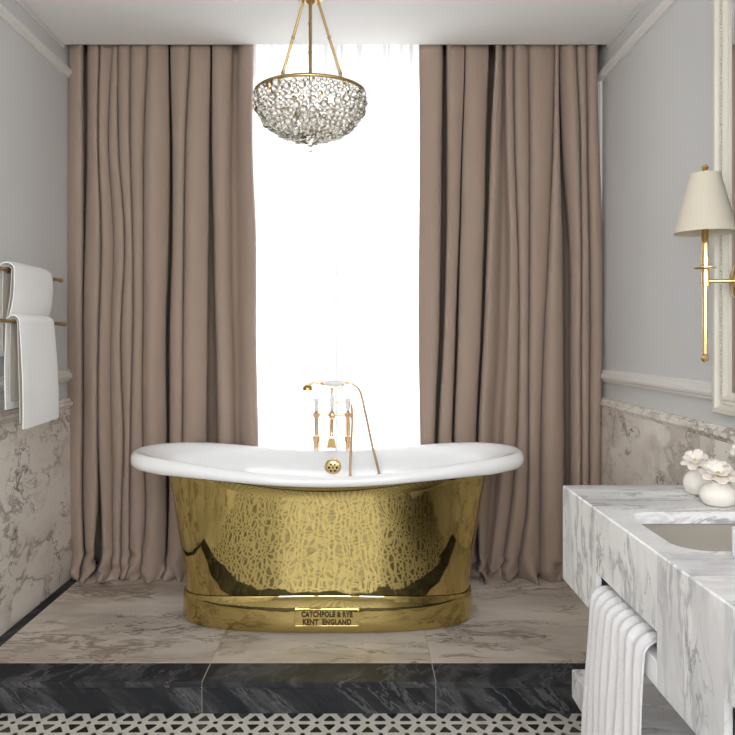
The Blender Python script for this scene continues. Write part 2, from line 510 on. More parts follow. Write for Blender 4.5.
for c in ('black', 'grey'):
    for f in (0, 1):
        shapes[(c, f)] = prism('triangle_tile', tri_poly(f), TH); shapes[(c, f)].materials.append(M['mosaic_' + c])
dot_me = prism('dot_tile', hexa, TH); dot_me.materials.append(M['mosaic_black'])
rnd = random.Random(4)
tri_list, dot_list = [], []
y_first = 2.527
for r in range(-1, 66):
    yy = y_first - r * ROW
    off = 0.5 * PER if r % 2 else 0.0
    for k in range(-6, 36):
        x = -1.170 + k * PER + off
        if WX0 + 0.02 < x < WX1 - 0.02 and YF + 0.02 < yy < PY0 - 0.01: dot_list.append((x, yy))
        # triangle below-left apex set: up triangle on this row and down triangle on this row (towards the camera)
        for f, cx, cy in ((0, x + PER / 2, yy + ROW / 3), (1, x + PER / 2, yy - ROW / 3)):
            if WX0 + 0.05 < cx < WX1 - 0.05 and YF + 0.05 < cy < PY0 - 0.009:
                tri_list.append((cx, cy, f, rnd.choice(('black', 'black', 'grey'))))
tri_list.sort(key=lambda t: -t[1]); dot_list.sort(key=lambda t: -t[1])
def put_tile(me, x, y):
    o = bpy.data.objects.new(me.name, me); COL.objects.link(o)
    o.location = (x, y, ZF); o.parent = floor
for cx, cy, f, c in tri_list[:210]: put_tile(shapes[(c, f)], cx, cy)
for x, y in dot_list[:110]: put_tile(dot_me, x, y)
def tile_field(name, items, mat):
    vs, fs = [], []
    for poly, x, y in items:
        b = len(vs); n = len(poly)
        vs += [(x + p, y + q, ZF) for p, q in poly] + [(x + p, y + q, ZF + TH) for p, q in poly]
        fs.append(tuple(b + n + i for i in range(n)))
        fs += [(b + k, b + (k + 1) % n, b + n + (k + 1) % n, b + n + k) for k in range(n)]
    o = mesh(name, vs, fs, mat, floor, fix=False); o['kind'] = 'stuff'
for c in ('black', 'grey'):
    tile_field('triangle_tile_field', [(tri_poly(t[2]), t[0], t[1]) for t in tri_list[210:] if t[3] == c], 'mosaic_' + c)
tile_field('dot_tile_field', [(hexa, x, y) for x, y in dot_list[110:]], 'mosaic_black')

# ------------------------------------------------------------------ curtains
S_C = 204.0; Y_C = 3.676
LEV = [46, 140, 240, 340, 440, 510, 578]
def lev(y, vals):
    """smooth interpolation of a column over the measured heights"""
    if y <= LEV[0]: return vals[0]
    for i in range(len(LEV) - 1):
        if y <= LEV[i + 1]:
            t = (y - LEV[i]) / (LEV[i + 1] - LEV[i])
            p0 = vals[max(i - 1, 0)]; p1 = vals[i]; p2 = vals[i + 1]; p3 = vals[min(i + 2, len(vals) - 1)]
            return 0.5 * (2 * p1 + (p2 - p0) * t + (2 * p0 - 5 * p1 + 4 * p2 - p3) * t * t + (3 * p1 - p0 - 3 * p2 + p3) * t ** 3)
    return vals[-1]

def curtain(name, left, cols, right, label, seed, side):
    """cols: (columns_a, columns_b or None, depth) - creases and the shaded gaps between folds, left to right"""
    rn = random.Random(seed)
    nf = len(cols) + 1
    fronts = [rn.uniform(0.0, 0.04) for _ in range(nf)]
    skew = [rn.uniform(-0.55, 0.55) for _ in range(nf)]
    tilt = [rn.uniform(0.015, 0.05) * rn.choice((-1, 1)) for _ in range(nf)]
    NT, NG, NZ = 16, 4, 96
    zs = []
    for k in range(NZ + 1):
        t = k / NZ
        zs.append(0.004 + (ZR - 0.008) * (t if t > 0.12 else 0.12 * (t / 0.12) ** 1.3))
    folds_ = [(a, b, d) if b else ([q - 0.55 for q in a], [q + 0.55 for q in a], d + 0.08) for a, b, d in cols]
    rows = []
    for z in zs:
        ypx = 340 + (EYE - z) * S_C
        shrink = 0.75 + 0.25 * min(1.0, max(0.0, (ypx - 40) / 60.0))
        edges = [(lev(ypx, left), None, 0.05)] + [(lev(ypx, a), None if b is None else lev(ypx, b), d) for a, b, d in folds_] + [(lev(ypx, right), None, 0.06)]
        row = []
        pud = max(0.0, 1 - z / 0.21)
        for i in range(nf):
            x0 = edges[i][1] if edges[i][1] is not None else edges[i][0]
            x1 = edges[i + 1][0]
            w = x1 - x0
            dl, dr = min(edges[i][2], 0.065) * shrink, min(edges[i + 1][2], 0.065) * shrink
            f = fronts[i] + 0.010 * mnoise.noise(Vector((seed, i * 3.1, z * 1.3)))
            for k in range(NT):
                t = k / (NT - 1) if NT > 1 else 0
                tt = t + skew[i] * t * (1 - t)
                om = min(0.75, 6.0 / max(w, 3.0))
                xx = x0 + w * (t - om * math.sin(2 * math.pi * t) / (2 * math.pi))
                sh = max(0.0, math.sin(math.pi * min(max(tt, 0), 1))) ** 0.62
                base = dl * (1 - t) + dr * t
                dep = max(0.0, f + tilt[i] * (t - 0.5) * min(1.0, w / 14)) * sh + base * (1 - sh)
                row.append([xx, dep])
            if edges[i + 1][1] is not None and i < nf - 1:
                a, b, d = edges[i + 1]
                for t, kk in ((0.04, 0.5), (0.10, 0.96), (0.5, 1.03), (0.90, 0.96), (0.96, 0.5)):
                    row.append([a + (b - a) * t, d * kk])
        out = []
        for j, (xx, dep) in enumerate(row):
            Y = Y_C + dep; X = (xx - 360) / S_C * (1 + dep / Y_C); Z = z
            wr = mnoise.noise(Vector((X * 9, z * 2.2, seed)))
            Y += 0.010 * wr
            if pud > 0:
                q = pud * pud
                n1 = mnoise.noise(Vector((X * 17, z * 30, seed + 7))); n2 = mnoise.noise(Vector((X * 15, z * 38, seed + 13)))
                Y += -0.035 * q + 0.15 * q * n1 + 0.0
                X += 0.045 * q * n2
                Z = max(0.0015, z + 0.035 * q * n2) if z > 0.006 else 0.0015
            out.append((X, Y, Z))
        # the curtain turns back along the wall at its outer edge
        e = out[0] if side < 0 else out[-1]
        xe = -1.412 if side < 0 else 1.178
        ret = [(e[0] + (xe - e[0]) * t, e[1] + (YB - 0.03 - e[1]) * t, e[2]) for t in (0.12, 0.35, 0.7, 1.0)]
        out = ret[::-1] + out if side < 0 else out + ret
        rows.append(out)
    n = len(rows[0])
    vs = [p for r in rows for p in r]
    fs = [(i * n + k, i * n + k + 1, (i + 1) * n + k + 1, (i + 1) * n + k) for i in range(NZ) for k in range(n - 1)]
    o = mesh(name, vs, fs, 'curtain', None, True, fix=False)
    sm = o.modifiers.new('thickness', 'SOLIDIFY'); sm.thickness = 0.003; sm.offset = 1.0
    return tag(o, label, 'curtain', 'taupe curtains beside the window')

DG, DM, DC = 0.34, 0.13, 0.085
curtain('curtain', [70, 68, 67, 67.5, 69, 70.5, 74], [
    ([83, 83, 83, 82, 82, 82, 84], [88.5, 88, 86, 84, 84, 84, 87], 0.22),
    ([99, 97.5, 100.5, 97.5, 97.5, 97.5, 92], [100.5, 99, 102, 99, 99, 102, 104], DG),
    ([112, 109, 114, 111, 112, 113, 113], None, DM),
    ([118, 118.4, 125, 121, 124, 122, 121], None, DC),
    ([131, 130, 133, 133, 130, 130, 130], None, DM),
    ([148, 144, 144, 143, 143, 146, 142], None, DM),
    ([168, 169, 168, 165, 166, 166, 165], [171, 173, 173, 170.5, 170.5, 170, 168], DG),
    ([190, 185.5, 184, 183, 183, 183, 186], None, DM + 0.02),
    ([210, 208.5, 208, 206.6, 206, 207, 207], [213, 213, 215, 217, 219, 219, 219], 0.26),
    ([231, 229.5, 229, 231, 233, 234, 234], [240, 239, 241, 241, 242, 243, 243], DM),
], [253, 252, 255.7, 256, 258, 260, 260], 'floor-length taupe curtain hanging beside the towel rack wall', 11, -1)
curtain('curtain', [419, 419.6, 419, 418.5, 420, 421, 421], [
    ([442, 441, 440, 438, 434, 432, 432], [447, 447.6, 447, 444, 439, 438, 438], DG),
    ([464, 461, 458, 454.4, 451, 450, 450], [466, 463.4, 461, 458.5, 455, 455, 455], DG),
    ([488, 485, 483, 479.7, 475, 473, 474], [496, 491, 488, 484, 479, 478, 480], DG),
    ([501.5, 500, 498, 495, 490, 487, 484], [506, 506, 509, 507, 502, 496, 488], DM),
    ([514, 514.5, 518, 519.5, 517, 511, 502], None, DM),
    ([528.5, 529, 529, 529, 528.5, 527, 518], None, DM),
    ([555, 553, 549, 544, 540.4, 540, 540], None, DC),
    ([558.4, 559, 561.6, 562, 563, 563, 563], [560, 563, 569.8, 571, 571, 571, 571], 0.24),
    ([576.6, 580.6, 581, 581, 581, 581, 581], None, DC),
    ([586, 587.4, 589, 590, 589, 589, 589], None, DC),
], [597, 598.5, 602, 602, 600, 600, 600], 'floor-length taupe curtain hanging beside the mirror wall', 23, 1)

def sheer(name, x0, x1, y, label, seed):
    n, nz = 120, 24
    rn = random.Random(seed)
    ph = [rn.uniform(0, 6.28) for _ in range(4)]
    vs = []
    for i in range(nz + 1):
        z = 0.006 + (ZR - 0.01) * i / nz
        for k in range(n + 1):
            t = k / n; x = x0 + (x1 - x0) * t
            a = 0.012 * math.sin(t * 41 + ph[0] + 0.35 * math.sin(z * 1.7)) + 0.010 * math.sin(t * 67 + ph[1] + 0.3 * z) + 0.006 * math.sin(t * 19 + ph[2])
            vs.append((x, y + a, z))
    fs = [(i * (n + 1) + k, i * (n + 1) + k + 1, (i + 1) * (n + 1) + k + 1, (i + 1) * (n + 1) + k) for i in range(nz) for k in range(n)]
    o = mesh(name, vs, fs, 'sheer', None, True, fix=False)
    return tag(o, label, 'sheer curtain', 'white sheers in front of the window')
sheer('sheer_curtain', -0.61, -0.09, 3.865, 'white translucent sheer curtain lit from behind, under the chandelier', 3)
sheer('sheer_curtain', -0.12, 0.365, 3.905, 'white translucent sheer curtain lit from behind, beside the mirror-side taupe curtain', 8)

# ------------------------------------------------------------------ bathtub
TX, TY = -0.139, 3.26
NSEG = 96
def sup(a, b, n, zf, dz=0.0):
    ring = []
    for k in range(NSEG):
        th = 2 * math.pi * k / NSEG
        c, s = math.cos(th), math.sin(th)
        x = math.copysign(abs(c) ** (2 / n), c); y = math.copysign(abs(s) ** (2 / n), s)
        z = (zf(x) if callable(zf) else zf) + dz
        ring.append((TX + a * x, TY + b * y, z))
    return ring
def rim_top(x): return 0.648 + 0.060 * (1 - math.cos(math.pi * min(1.0, abs(x)))) / 2
tub = empty('bathtub', (TX, TY, 0), 'boat-shaped freestanding bathtub with brass outside and white enamel inside', 'bathtub')
def seam(x): return 0.155 - 0.036 * abs(x) ** 2.0
plinth = loft('plinth', [sup(0.600, 0.232, 2.7, 0.002), sup(0.616, 0.246, 2.7, 0.003), sup(0.621, 0.25, 2.7, 0.010), sup(0.621, 0.25, 2.7, 0.05), sup(0.6205, 0.2497, 2.7, 0.09),
                         sup(0.6195, 0.249, 2.7, lambda x: seam(x) - 0.008), sup(0.617, 0.247, 2.7, lambda x: seam(x) - 0.002), sup(0.612, 0.243, 2.7, seam), sup(0.596, 0.228, 2.7, seam)],
              'brass', tub, (True, True))
shell_rings = []
for k in range(15):
    t = k / 14
    a = 0.607 + 0.083 * t ** 1.15
    b = 0.2455 + 0.034 * t ** 1.5
    shell_rings.append(sup(a, b, 2.7 - 0.25 * t, lambda x, t=t: (seam(x) + 0.002) * (1 - t) + (rim_top(x) - 0.075) * t))
shell_rings.append(sup(0.705, 0.289, 2.42, lambda x: rim_top(x) - 0.058))
shell_rings.append(sup(0.74, 0.305, 2.38, lambda x: rim_top(x) - 0.044))
shell_rings.append(sup(0.80, 0.328, 2.4, lambda x: rim_top(x) - 0.034))
shell = loft('outer_shell', shell_rings, 'brass', tub, (True, False))
rr = 0.0205
basin_rings = []
def rim_rv(x): return rr + 0.012 * min(1.0, abs(x) / 0.8) ** 2
for d in range(-160, 105, 14):
    a = math.radians(d)
    basin_rings.append(sup(0.823 + rr * math.cos(a), 0.349 + rr * math.cos(a), 2.45, lambda x, a=a: rim_top(x) - rim_rv(x) + rim_rv(x) * math.sin(a)))
for a, b, n, d in ((0.795, 0.328, 2.45, 0.006), (0.765, 0.312, 2.45, 0.020), (0.732, 0.296, 2.45, 0.036), (0.700, 0.279, 2.4, 0.055), (0.676, 0.267, 2.42, 0.080)):
    basin_rings.append(sup(a, b, n, rim_top, -d))
for t in (0.9, 0.78, 0.64, 0.5, 0.38):
    basin_rings.append(sup(0.607 + 0.083 * t ** 1.15 - 0.018 - 0.05 * (1 - t) ** 2, 0.2455 + 0.034 * t ** 1.5 - 0.014 - 0.03 * (1 - t) ** 2, 2.45,
                           lambda x, t=t: 0.157 * (1 - t) + (rim_top(x) - 0.075) * t))
for a, b, z in ((0.54, 0.215, 0.245), (0.47, 0.18, 0.205), (0.36, 0.13, 0.185), (0.2, 0.07, 0.18), (0.03, 0.012, 0.18)):
    basin_rings.append(sup(a, b, 2.4, z))
basin = loft('enamel_basin', basin_rings, 'enamel', tub, (False, True))
basin['label'] = 'white enamel inside and rolled rim'
# overflow
OX, OZ = (333 - 360) / 212.0, EYE - (467 - 340) / 212.0
ov = lathe('overflow_cover', [(0, 0.012), (0.014, 0.012), (0.030, 0.010), (0.037, 0.006), (0.040, 0.0), (0.040, -0.02)], (OX, TY + 0.272, OZ), 'gold', tub, '-Y')
for k in range(7):
    a = 2 * math.pi * k / 6
    r = 0.0 if k == 6 else 0.0185
    lathe('drain_hole', [(0, 0.0135), (0.005 if k < 6 else 0.004, 0.0135), (0.005 if k < 6 else 0.004, 0.006)], (OX + r * math.cos(a), TY + 0.272, OZ + r * math.sin(a)), 'hole_shade', ov, '-Y', 10, False)
# name plate
PX0, PX1, PZ0, PZ1 = -0.262, -0.003, 0.030, 0.102
py = TY - 0.2525
plate = box('name_plate', PX0, PX1, py - 0.004, py + 0.006, PZ0, PZ1, 'brass', tub, 0.002, 2)
for (a, b, c, d) in ((PX0 + 0.002, PX1 - 0.002, PZ1 - 0.006, PZ1 - 0.002), (PX0 + 0.002, PX1 - 0.002, PZ0 + 0.002, PZ0 + 0.006),
                     (PX0 + 0.002, PX0 + 0.006, PZ0 + 0.006, PZ1 - 0.006), (PX1 - 0.006, PX1 - 0.002, PZ0 + 0.006, PZ1 - 0.006)):
    box('plate_border', a, b, py - 0.0065, py - 0.0035, c, d, 'brass', plate, 0.0008, 1)
def lettering(text, size, x, y, z, mat, parent, width=None):
    cu = bpy.data.curves.new('lettering', 'FONT'); cu.body = text; cu.size = size; cu.extrude = 0.001; cu.align_x = 'CENTER'
    cu.offset = 0.0016; cu.resolution_u = 3; cu.space_character = 1.08
    t = bpy.data.objects.new('lettering_source', cu); COL.objects.link(t)
    bpy.context.view_layer.update()
    me = bpy.data.meshes.new_from_object(t.evaluated_get(bpy.context.evaluated_depsgraph_get()))
    bpy.data.objects.remove(t); bpy.data.curves.remove(cu)
    xs_ = [v.co.x for v in me.vertices]; k = 1.0 if width is None else width / (max(xs_) - min(xs_))
    for v in me.vertices: v.co = (x + v.co.x * k, y - v.co.z, z + v.co.y)
    me.name = 'lettering'
    return link_mesh('lettering', me, mat, parent)
lettering('CATCHPOLE & RYE', 0.030, (PX0 + PX1) / 2, py - 0.0046, 0.0715, 'letter', plate, 0.205)
lettering('KENT  ENGLAND', 0.030, (PX0 + PX1) / 2, py - 0.0046, 0.0405, 'letter', plate, 0.195)

# ------------------------------------------------------------------ bath mixer on floor standpipes
SM, YM = 204.5, 3.667
def mp(px, py_, y=YM): 
    s = F_PX / y
    return ((px - 360) / s, y, EYE - (py_ - 340) / s)
tap = empty('bath_mixer', (mp(334, 400)[0], YM, 0.0), 'rose gold bath mixer on standpipes with white porcelain levers and hand shower', 'bath tap')
zb = mp(0, 414.5)[2]
for px in (316.5, 348.0):
    x = mp(px, 0)[0]
    lathe('standpipe', [(0, 0.0), (0.038, 0.0), (0.038, 0.006), (0.02, 0.016), (0.0135, 0.03), (0.0135, 0.50), (0.0135, zb - 0.135), (0.0185, zb - 0.132), (0.0185, zb - 0.105), (0.0115, zb - 0.1), (0.0105, zb - 0.02)],
          (x, YM, 0), 'copper_gold', tap, seg=18)
    vb = lathe('valve_body', [(0.0105, -0.02), (0.014, -0.016), (0.0185, -0.006), (0.0185, 0.006), (0.011, 0.014), (0.0085, 0.02), (0, 0.021)], (x, YM, zb), 'copper_gold', tap, seg=18)
    lathe('lever', [(0, 0.018), (0.0085, 0.018), (0.0095, 0.03), (0.0115, 0.06), (0.0135, 0.074), (0.012, 0.080), (0, 0.081)], (x, YM, zb), 'porcelain', vb, seg=16)
xl, xm, xr = mp(316.5, 0)[0], mp(332, 0)[0], mp(348, 0)[0]
tube('cross_bar', [(xl, YM, zb), (xr, YM, zb)], 0.0062, 'copper_gold', tap)
lathe('mixer_hub', [(0, -0.030), (0.010, -0.030), (0.013, -0.022), (0.0185, -0.008), (0.0185, 0.006), (0.012, 0.014), (0.009, 0.02), (0, 0.021)], (xm, YM, zb), 'copper_gold', tap, seg=18)
lathe('riser_sleeve', [(0.0075, 0.012), (0.0085, 0.02), (0.0095, 0.06), (0.011, 0.082), (0.0095, 0.09), (0, 0.091)], (xm, YM, zb), 'porcelain', tap, seg=16)
tube('riser_pipe', [(xm, YM, zb + 0.08), (xm, YM, mp(0, 388)[2])], 0.005, 'copper_gold', tap)
sp = spline([(xm, YM, zb - 0.012), (xm, YM - 0.03, zb - 0.03), (xm, YM - 0.055, zb - 0.075), (xm, YM - 0.06, zb - 0.10)], 6)
tube('spout', sp, 0.0095, 'copper_gold', tap)
zc_ = mp(0, 444)[2]
loft('spout_mouth', [[(xm + sx * (0.013 + 0.011 * t), YM - 0.058 + sy * 0.014, zc_ + 0.036 - 0.045 * t) for sx, sy in ((-1, -1), (1, -1), (1, 1), (-1, 1))] for t in (0, 0.35, 0.6, 1.0)],
     'antique_brass', tap, (True, True), False)
tube('diverter_arm', [(xm, YM, mp(0, 401.5)[2]), (mp(345, 0)[0], YM, mp(0, 401.5)[2])], 0.0055, 'copper_gold', tap)
# cradle
cz = mp(0, 388)[2]
cr = [mp(320, 381), mp(321.5, 386), mp(325, 388.2), mp(332, 388.6), mp(339, 388.2), mp(343, 386), mp(344.5, 381)]
tube('cradle', spline([(p[0], YM, p[2]) for p in cr], 5), 0.0042, 'copper_gold', tap)
# hand shower
hz = mp(0, 383.2)[2]
hs = lathe('hand_shower', [(0, -0.062), (0.006, -0.062), (0.008, -0.05), (0.010, -0.046), (0.010, -0.041), (0.009, -0.04), (0.009, 0.055), (0.010, 0.056), (0.010, 0.061), (0.007, 0.066), (0.0065, 0.10), (0, 0.10)],
           (xm, YM - 0.005, hz), 'copper_gold', tap, 'X', 16)
lathe('grip', [(0.0095, -0.04), (0.013, -0.03), (0.0155, -0.008), (0.0155, 0.02), (0.012, 0.05), (0.0095, 0.056)], (xm, YM - 0.005, hz), 'porcelain', hs, 'X', 18)
neck = spline([(xm - 0.055, YM - 0.005, hz), (xm - 0.085, YM - 0.006, hz + 0.001), (xm - 0.108, YM - 0.010, hz - 0.004), (xm - 0.118, YM - 0.014, hz - 0.018)], 5)
tube('neck', neck, 0.0075, 'copper_gold', hs)
lathe('spray_head', [(0, 0.0), (0.010, 0.0), (0.020, -0.008), (0.0245, -0.018), (0.0245, -0.028), (0.020, -0.031), (0, -0.031)], (xm - 0.118, YM - 0.016, hz - 0.004), 'antique_brass', hs, 'Z', 20)
hose = spline([(xm + 0.095, YM - 0.005, hz), (mp(352, 0)[0], YM - 0.006, mp(0, 383.5)[2]), (mp(360, 0)[0], YM - 0.02, mp(0, 391)[2]), (mp(366, 0, 3.62)[0], 3.60, mp(0, 416, 3.6)[2]),
               (mp(372, 0, 3.55)[0], 3.53, mp(0, 445, 3.53)[2]), (mp(379, 0, 3.46)[0], 3.45, mp(0, 474, 3.45)[2]), (mp(379, 0, 3.40)[0], 3.42, 0.49), (mp(368, 0, 3.45)[0], 3.44, 0.43), (mp(354, 0, 3.47)[0], 3.47, 0.455),
               (mp(350.2, 0, 3.50)[0], 3.50, mp(0, 476, 3.50)[2]), (mp(351, 0, 3.56)[0], 3.56, mp(0, 448, 3.56)[2]), (mp(352.2, 0, 3.62)[0], 3.62, mp(0, 425, 3.62)[2]), (mp(352, 0)[0], YM - 0.01, mp(0, 409)[2]), (mp(350, 0)[0], YM, mp(0, 403)[2]), (mp(345, 0)[0], YM, mp(0, 401.5)[2])], 9)
tube('hose', hose, 0.0058, 'copper_gold', tap, 10)

# ------------------------------------------------------------------ chandelier
CX, CY = (310.5 - 360) / 250.0, 3.0
CR, CZ, CD = 0.215, EYE + (340 - 95) / 250.0, 0.175
ch = empty('chandelier', (CX, CY, ZC), 'bowl chandelier of clear crystal balls hanging from antique brass rods', 'chandelier')
lathe('ceiling_canopy', [(0, ZC), (0.06, ZC), (0.06, ZC - 0.012), (0.045, ZC - 0.028), (0.012, ZC - 0.034), (0, ZC - 0.034)], (CX, CY, 0), 'antique_brass', ch)
tube('stem', [(CX, CY, ZC - 0.03), (CX, CY, 2.53)], 0.008, 'antique_brass', ch)
lathe('hub', [(0, 2.575), (0.02, 2.575), (0.048, 2.566), (0.052, 2.558), (0.052, 2.544), (0.044, 2.538), (0.02, 2.534), (0.012, 2.522), (0, 2.522)], (CX, CY, 0), 'antique_brass', ch)
tube('centre_rod', [(CX, CY, 2.53), (CX, CY, CZ - CD * 0.95)], 0.0065, 'antique_brass', ch)
for k, a in enumerate((-90, 28, 152)):
    ca, sa = math.cos(math.radians(a)), math.sin(math.radians(a))
    p0 = Vector((CX + 0.034 * ca, CY + 0.034 * sa, 2.542)); p1 = Vector((CX + (CR - 0.003) * (0.86 if k else 1) * ca, CY + (CR - 0.003) * (0.86 if k else 1) * sa, CZ - (0.03 if k else 0)))
    if k == 0: p1 = Vector((CX + 0.01, CY - 0.17, CZ - 0.01))
    rod = tube('suspension_rod', [p0, p1], 0.0056, 'antique_brass', ch, 10)
    for t in (0.33, 0.66):
        p = p0.lerp(p1, t)
        lathe('rod_joint', [(0, -0.010), (0.005, -0.009), (0.0085, 0), (0.005, 0.009), (0, 0.010)], p, 'crystal_clear', rod, seg=10)
def ring_tube(name, r, z, rad, mat, parent, seg=64):
    rings = []
    for k in range(10):
        a = 2 * math.pi * k / 10
        rings.append([(CX + (r + rad * math.cos(a)) * math.cos(2 * math.pi * j / seg), CY + (r + rad * math.cos(a)) * math.sin(2 * math.pi * j / seg), z + 1.4 * rad * math.sin(a)) for j in range(seg)])
    rings.append(rings[0])
    return loft(name, rings, mat, parent)
ring_tube('rim_ring', CR + 0.004, CZ + 0.004, 0.0052, 'antique_brass', ch)
for k in range(12):                 # wire cage behind the crystals
    a = 2 * math.pi * (k + 0.5) / 12
    pts = [(CX + 0.965 * CR * math.cos(u) * math.cos(a), CY + 0.965 * CR * math.cos(u) * math.sin(a), CZ - 0.95 * CD * math.sin(u)) for u in [i * math.pi / 2 / 10 for i in range(10)]]
    tube('cage_wire', pts, 0.0016, 'antique_brass', ch, 6)
rb = random.Random(5)
beads = []
def bowl_pt(u, a):
    rho = CR * math.cos(u) ** 0.8
    return Vector((CX + rho * math.cos(a), CY + rho * math.sin(a), CZ - 0.010 - (CD - 0.012) * math.sin(u)))
arc, prev, table = 0.0, bowl_pt(0, 0), [(0.0, 0.0)]
for k in range(1, 201):
    u = k / 200 * 1.5; p = bowl_pt(u, 0); arc += (p - prev).length; prev = p; table.append((arc, u))
def u_at(q):
    for (a0, u0), (a1, u1) in zip(table, table[1:]):
        if q <= a1: return u0 + (u1 - u0) * (q - a0) / (a1 - a0)
    return 1.5
q = 0.004
while q < arc - 0.012:
    rho = CR * math.cos(u_at(q)) ** 0.8
    ang = rb.uniform(0, 6.28); end = ang + 2 * math.pi
    while True:
        rad = rb.choice((0.0092, 0.0112, 0.0112, 0.0128, 0.0138, 0.0172))
        step = (rad * 2) * 1.0 / rho
        if ang + step > end: break
        p = bowl_pt(u_at(min(arc, max(0.0, q + rb.uniform(-0.003, 0.003)))), ang + step / 2)
        d = Vector((p.x - CX, p.y - CY, 0)) * rb.uniform(-0.015, 0.03)
        beads.append((p + d, rad)); ang += step
    q += 0.0215
bm = bmesh.new(); bmesh.ops.create_icosphere(bm, subdivisions=2, radius=1.0)
bead_me = bpy.data.meshes.new('crystal_bead'); bm.to_mesh(bead_me); bm.free()
bead_me.polygons.foreach_set('use_smooth', [True] * len(bead_me.polygons)); bead_me.materials.append(M['crystal'])
beads.sort(key=lambda b: b[0].y)
near = sorted([b for b in beads if b[0].y < CY + 0.03], key=lambda b: -b[1])[:290]
for p, r in near:
    o = bpy.data.objects.new('crystal_bead', bead_me); COL.objects.link(o)
    attach(o, ch); o.location = p; o.scale = (r, r, r)
near_set = {tuple(b[0]) for b in near}
bm = bmesh.new()
for p, r in beads:
    if tuple(p) in near_set: continue
    bmesh.ops.create_icosphere(bm, subdivisions=2, radius=r, matrix=Matrix.Translation(p))
me = bpy.data.meshes.new('crystal_bead_field'); bm.to_mesh(me); bm.free()
far = link_mesh('crystal_bead_field', me, 'crystal', ch, True); far['kind'] = 'stuff'
zf = CZ - CD
lathe('bottom_finial', [(0, zf - 0.012), (0.012, zf - 0.012), (0.030, zf - 0.002), (0.034, zf + 0.006), (0.028, zf + 0.014), (0, zf + 0.016)], (CX, CY, 0), 'crystal', ch)
for dz, r in ((-0.024, 0.0115), (-0.046, 0.0095)):
    o = bpy.data.objects.new('pendant_drop', bead_me); COL.objects.link(o); attach(o, ch); o.location = (CX, CY, zf + dz); o.scale = (r, r, r)

# ------------------------------------------------------------------ towel rack and towels (left wall)
BX, BX2 = -1.392, -1.340
rack = empty('towel_rack', (WX0, 3.1, 1.35), 'two-tier brass towel rail fixed to the grey wall', 'towel rack')
BZ1, BZ2 = EYE + 59 / 213.0, EYE + 16 / 221.0
for bx, bz, ye in ((BX, BZ1, 3.49), (BX2, BZ2, 3.395)):
    bar = tube('bar', [(bx, 2.55, bz), (bx, ye, bz)], 0.008, 'antique_brass', rack)
    for y in (2.60, ye - 0.03):
        tube('bracket', [(WX0 + 0.002, y, bz), (bx, y, bz)], 0.006, 'antique_brass', rack)
        lathe('wall_flange', [(0, 0.0), (0.022, 0.0), (0.022, 0.006), (0.012, 0.012), (0, 0.012)], (WX0 + 0.001, y, bz), 'antique_brass', rack, 'X')
    for y in (2.55, ye):
        lathe('end_knob', [(0, -0.012), (0.009, -0.010), (0.0115, 0), (0.009, 0.010), (0, 0.012)], (bx, y, bz), 'antique_brass', rack, 'Y', 16)

def drape(name, path, th, y0, y1, ny, mat, parent, mod=None, shift=None, smooth=True):
    """thick cloth following path (x, z) in section, running from y0 to y1; mod(v, s) swells the outer face, shift(v, s) moves the section"""
    P = [Vector((p[0], 0, p[1])) for p in path]
    nrm = []
    for i in range(len(P)):
        t = (P[min(i + 1, len(P) - 1)] - P[max(i - 1, 0)]).normalized()
        nrm.append(Vector((-t.z, 0, t.x)))
    rings = []
    np_ = len(P)
    for j in range(ny + 1):
        v = j / ny; y = y0 + (y1 - y0) * v
        edge = min(1.0, 6 * min(v, 1 - v) + 0.35)
        ring = []
        for i in range(np_):
            s = i / (np_ - 1)
            d = shift(v, s) if shift else (0, 0, 0)
            o = th * 0.5 * edge * (mod(v, s) if mod else 1.0)
            ring.append(tuple(P[i] + nrm[i] * o + Vector((d[0], y + d[1], d[2]))))
        for i in reversed(range(np_)):
            s = i / (np_ - 1)
            d = shift(v, s) if shift else (0, 0, 0)
            ring.append(tuple(P[i] - nrm[i] * th * 0.5 * edge + Vector((d[0], y + d[1], d[2]))))
        rings.append(ring)
    o = loft(name, rings, mat, parent, (True, True), smooth)
    autosmooth(o, 60)
    return o

def over_bar(bx, bz, r, back, front, lean_f=0.0, lean_b=0.0, n=9, bulge=0.0):
    """section of a cloth hung over a bar: back length, over the top, front length"""
    pts = []
    for k in range(n):
        t = 1 - k / n
        pts.append((bx - r - lean_b * t - bulge * math.sin(math.pi * t) * 0.3, bz - back * t))
    for k in range(13):
        a = math.pi - math.pi * k / 12
        pts.append((bx + r * math.cos(a), bz + r * math.sin(a)))
    for k in range(1, n + 1):
        t = k / n
        pts.append((bx + r + lean_f * t + bulge * math.sin(math.pi * t), bz - front * t))
    return pts

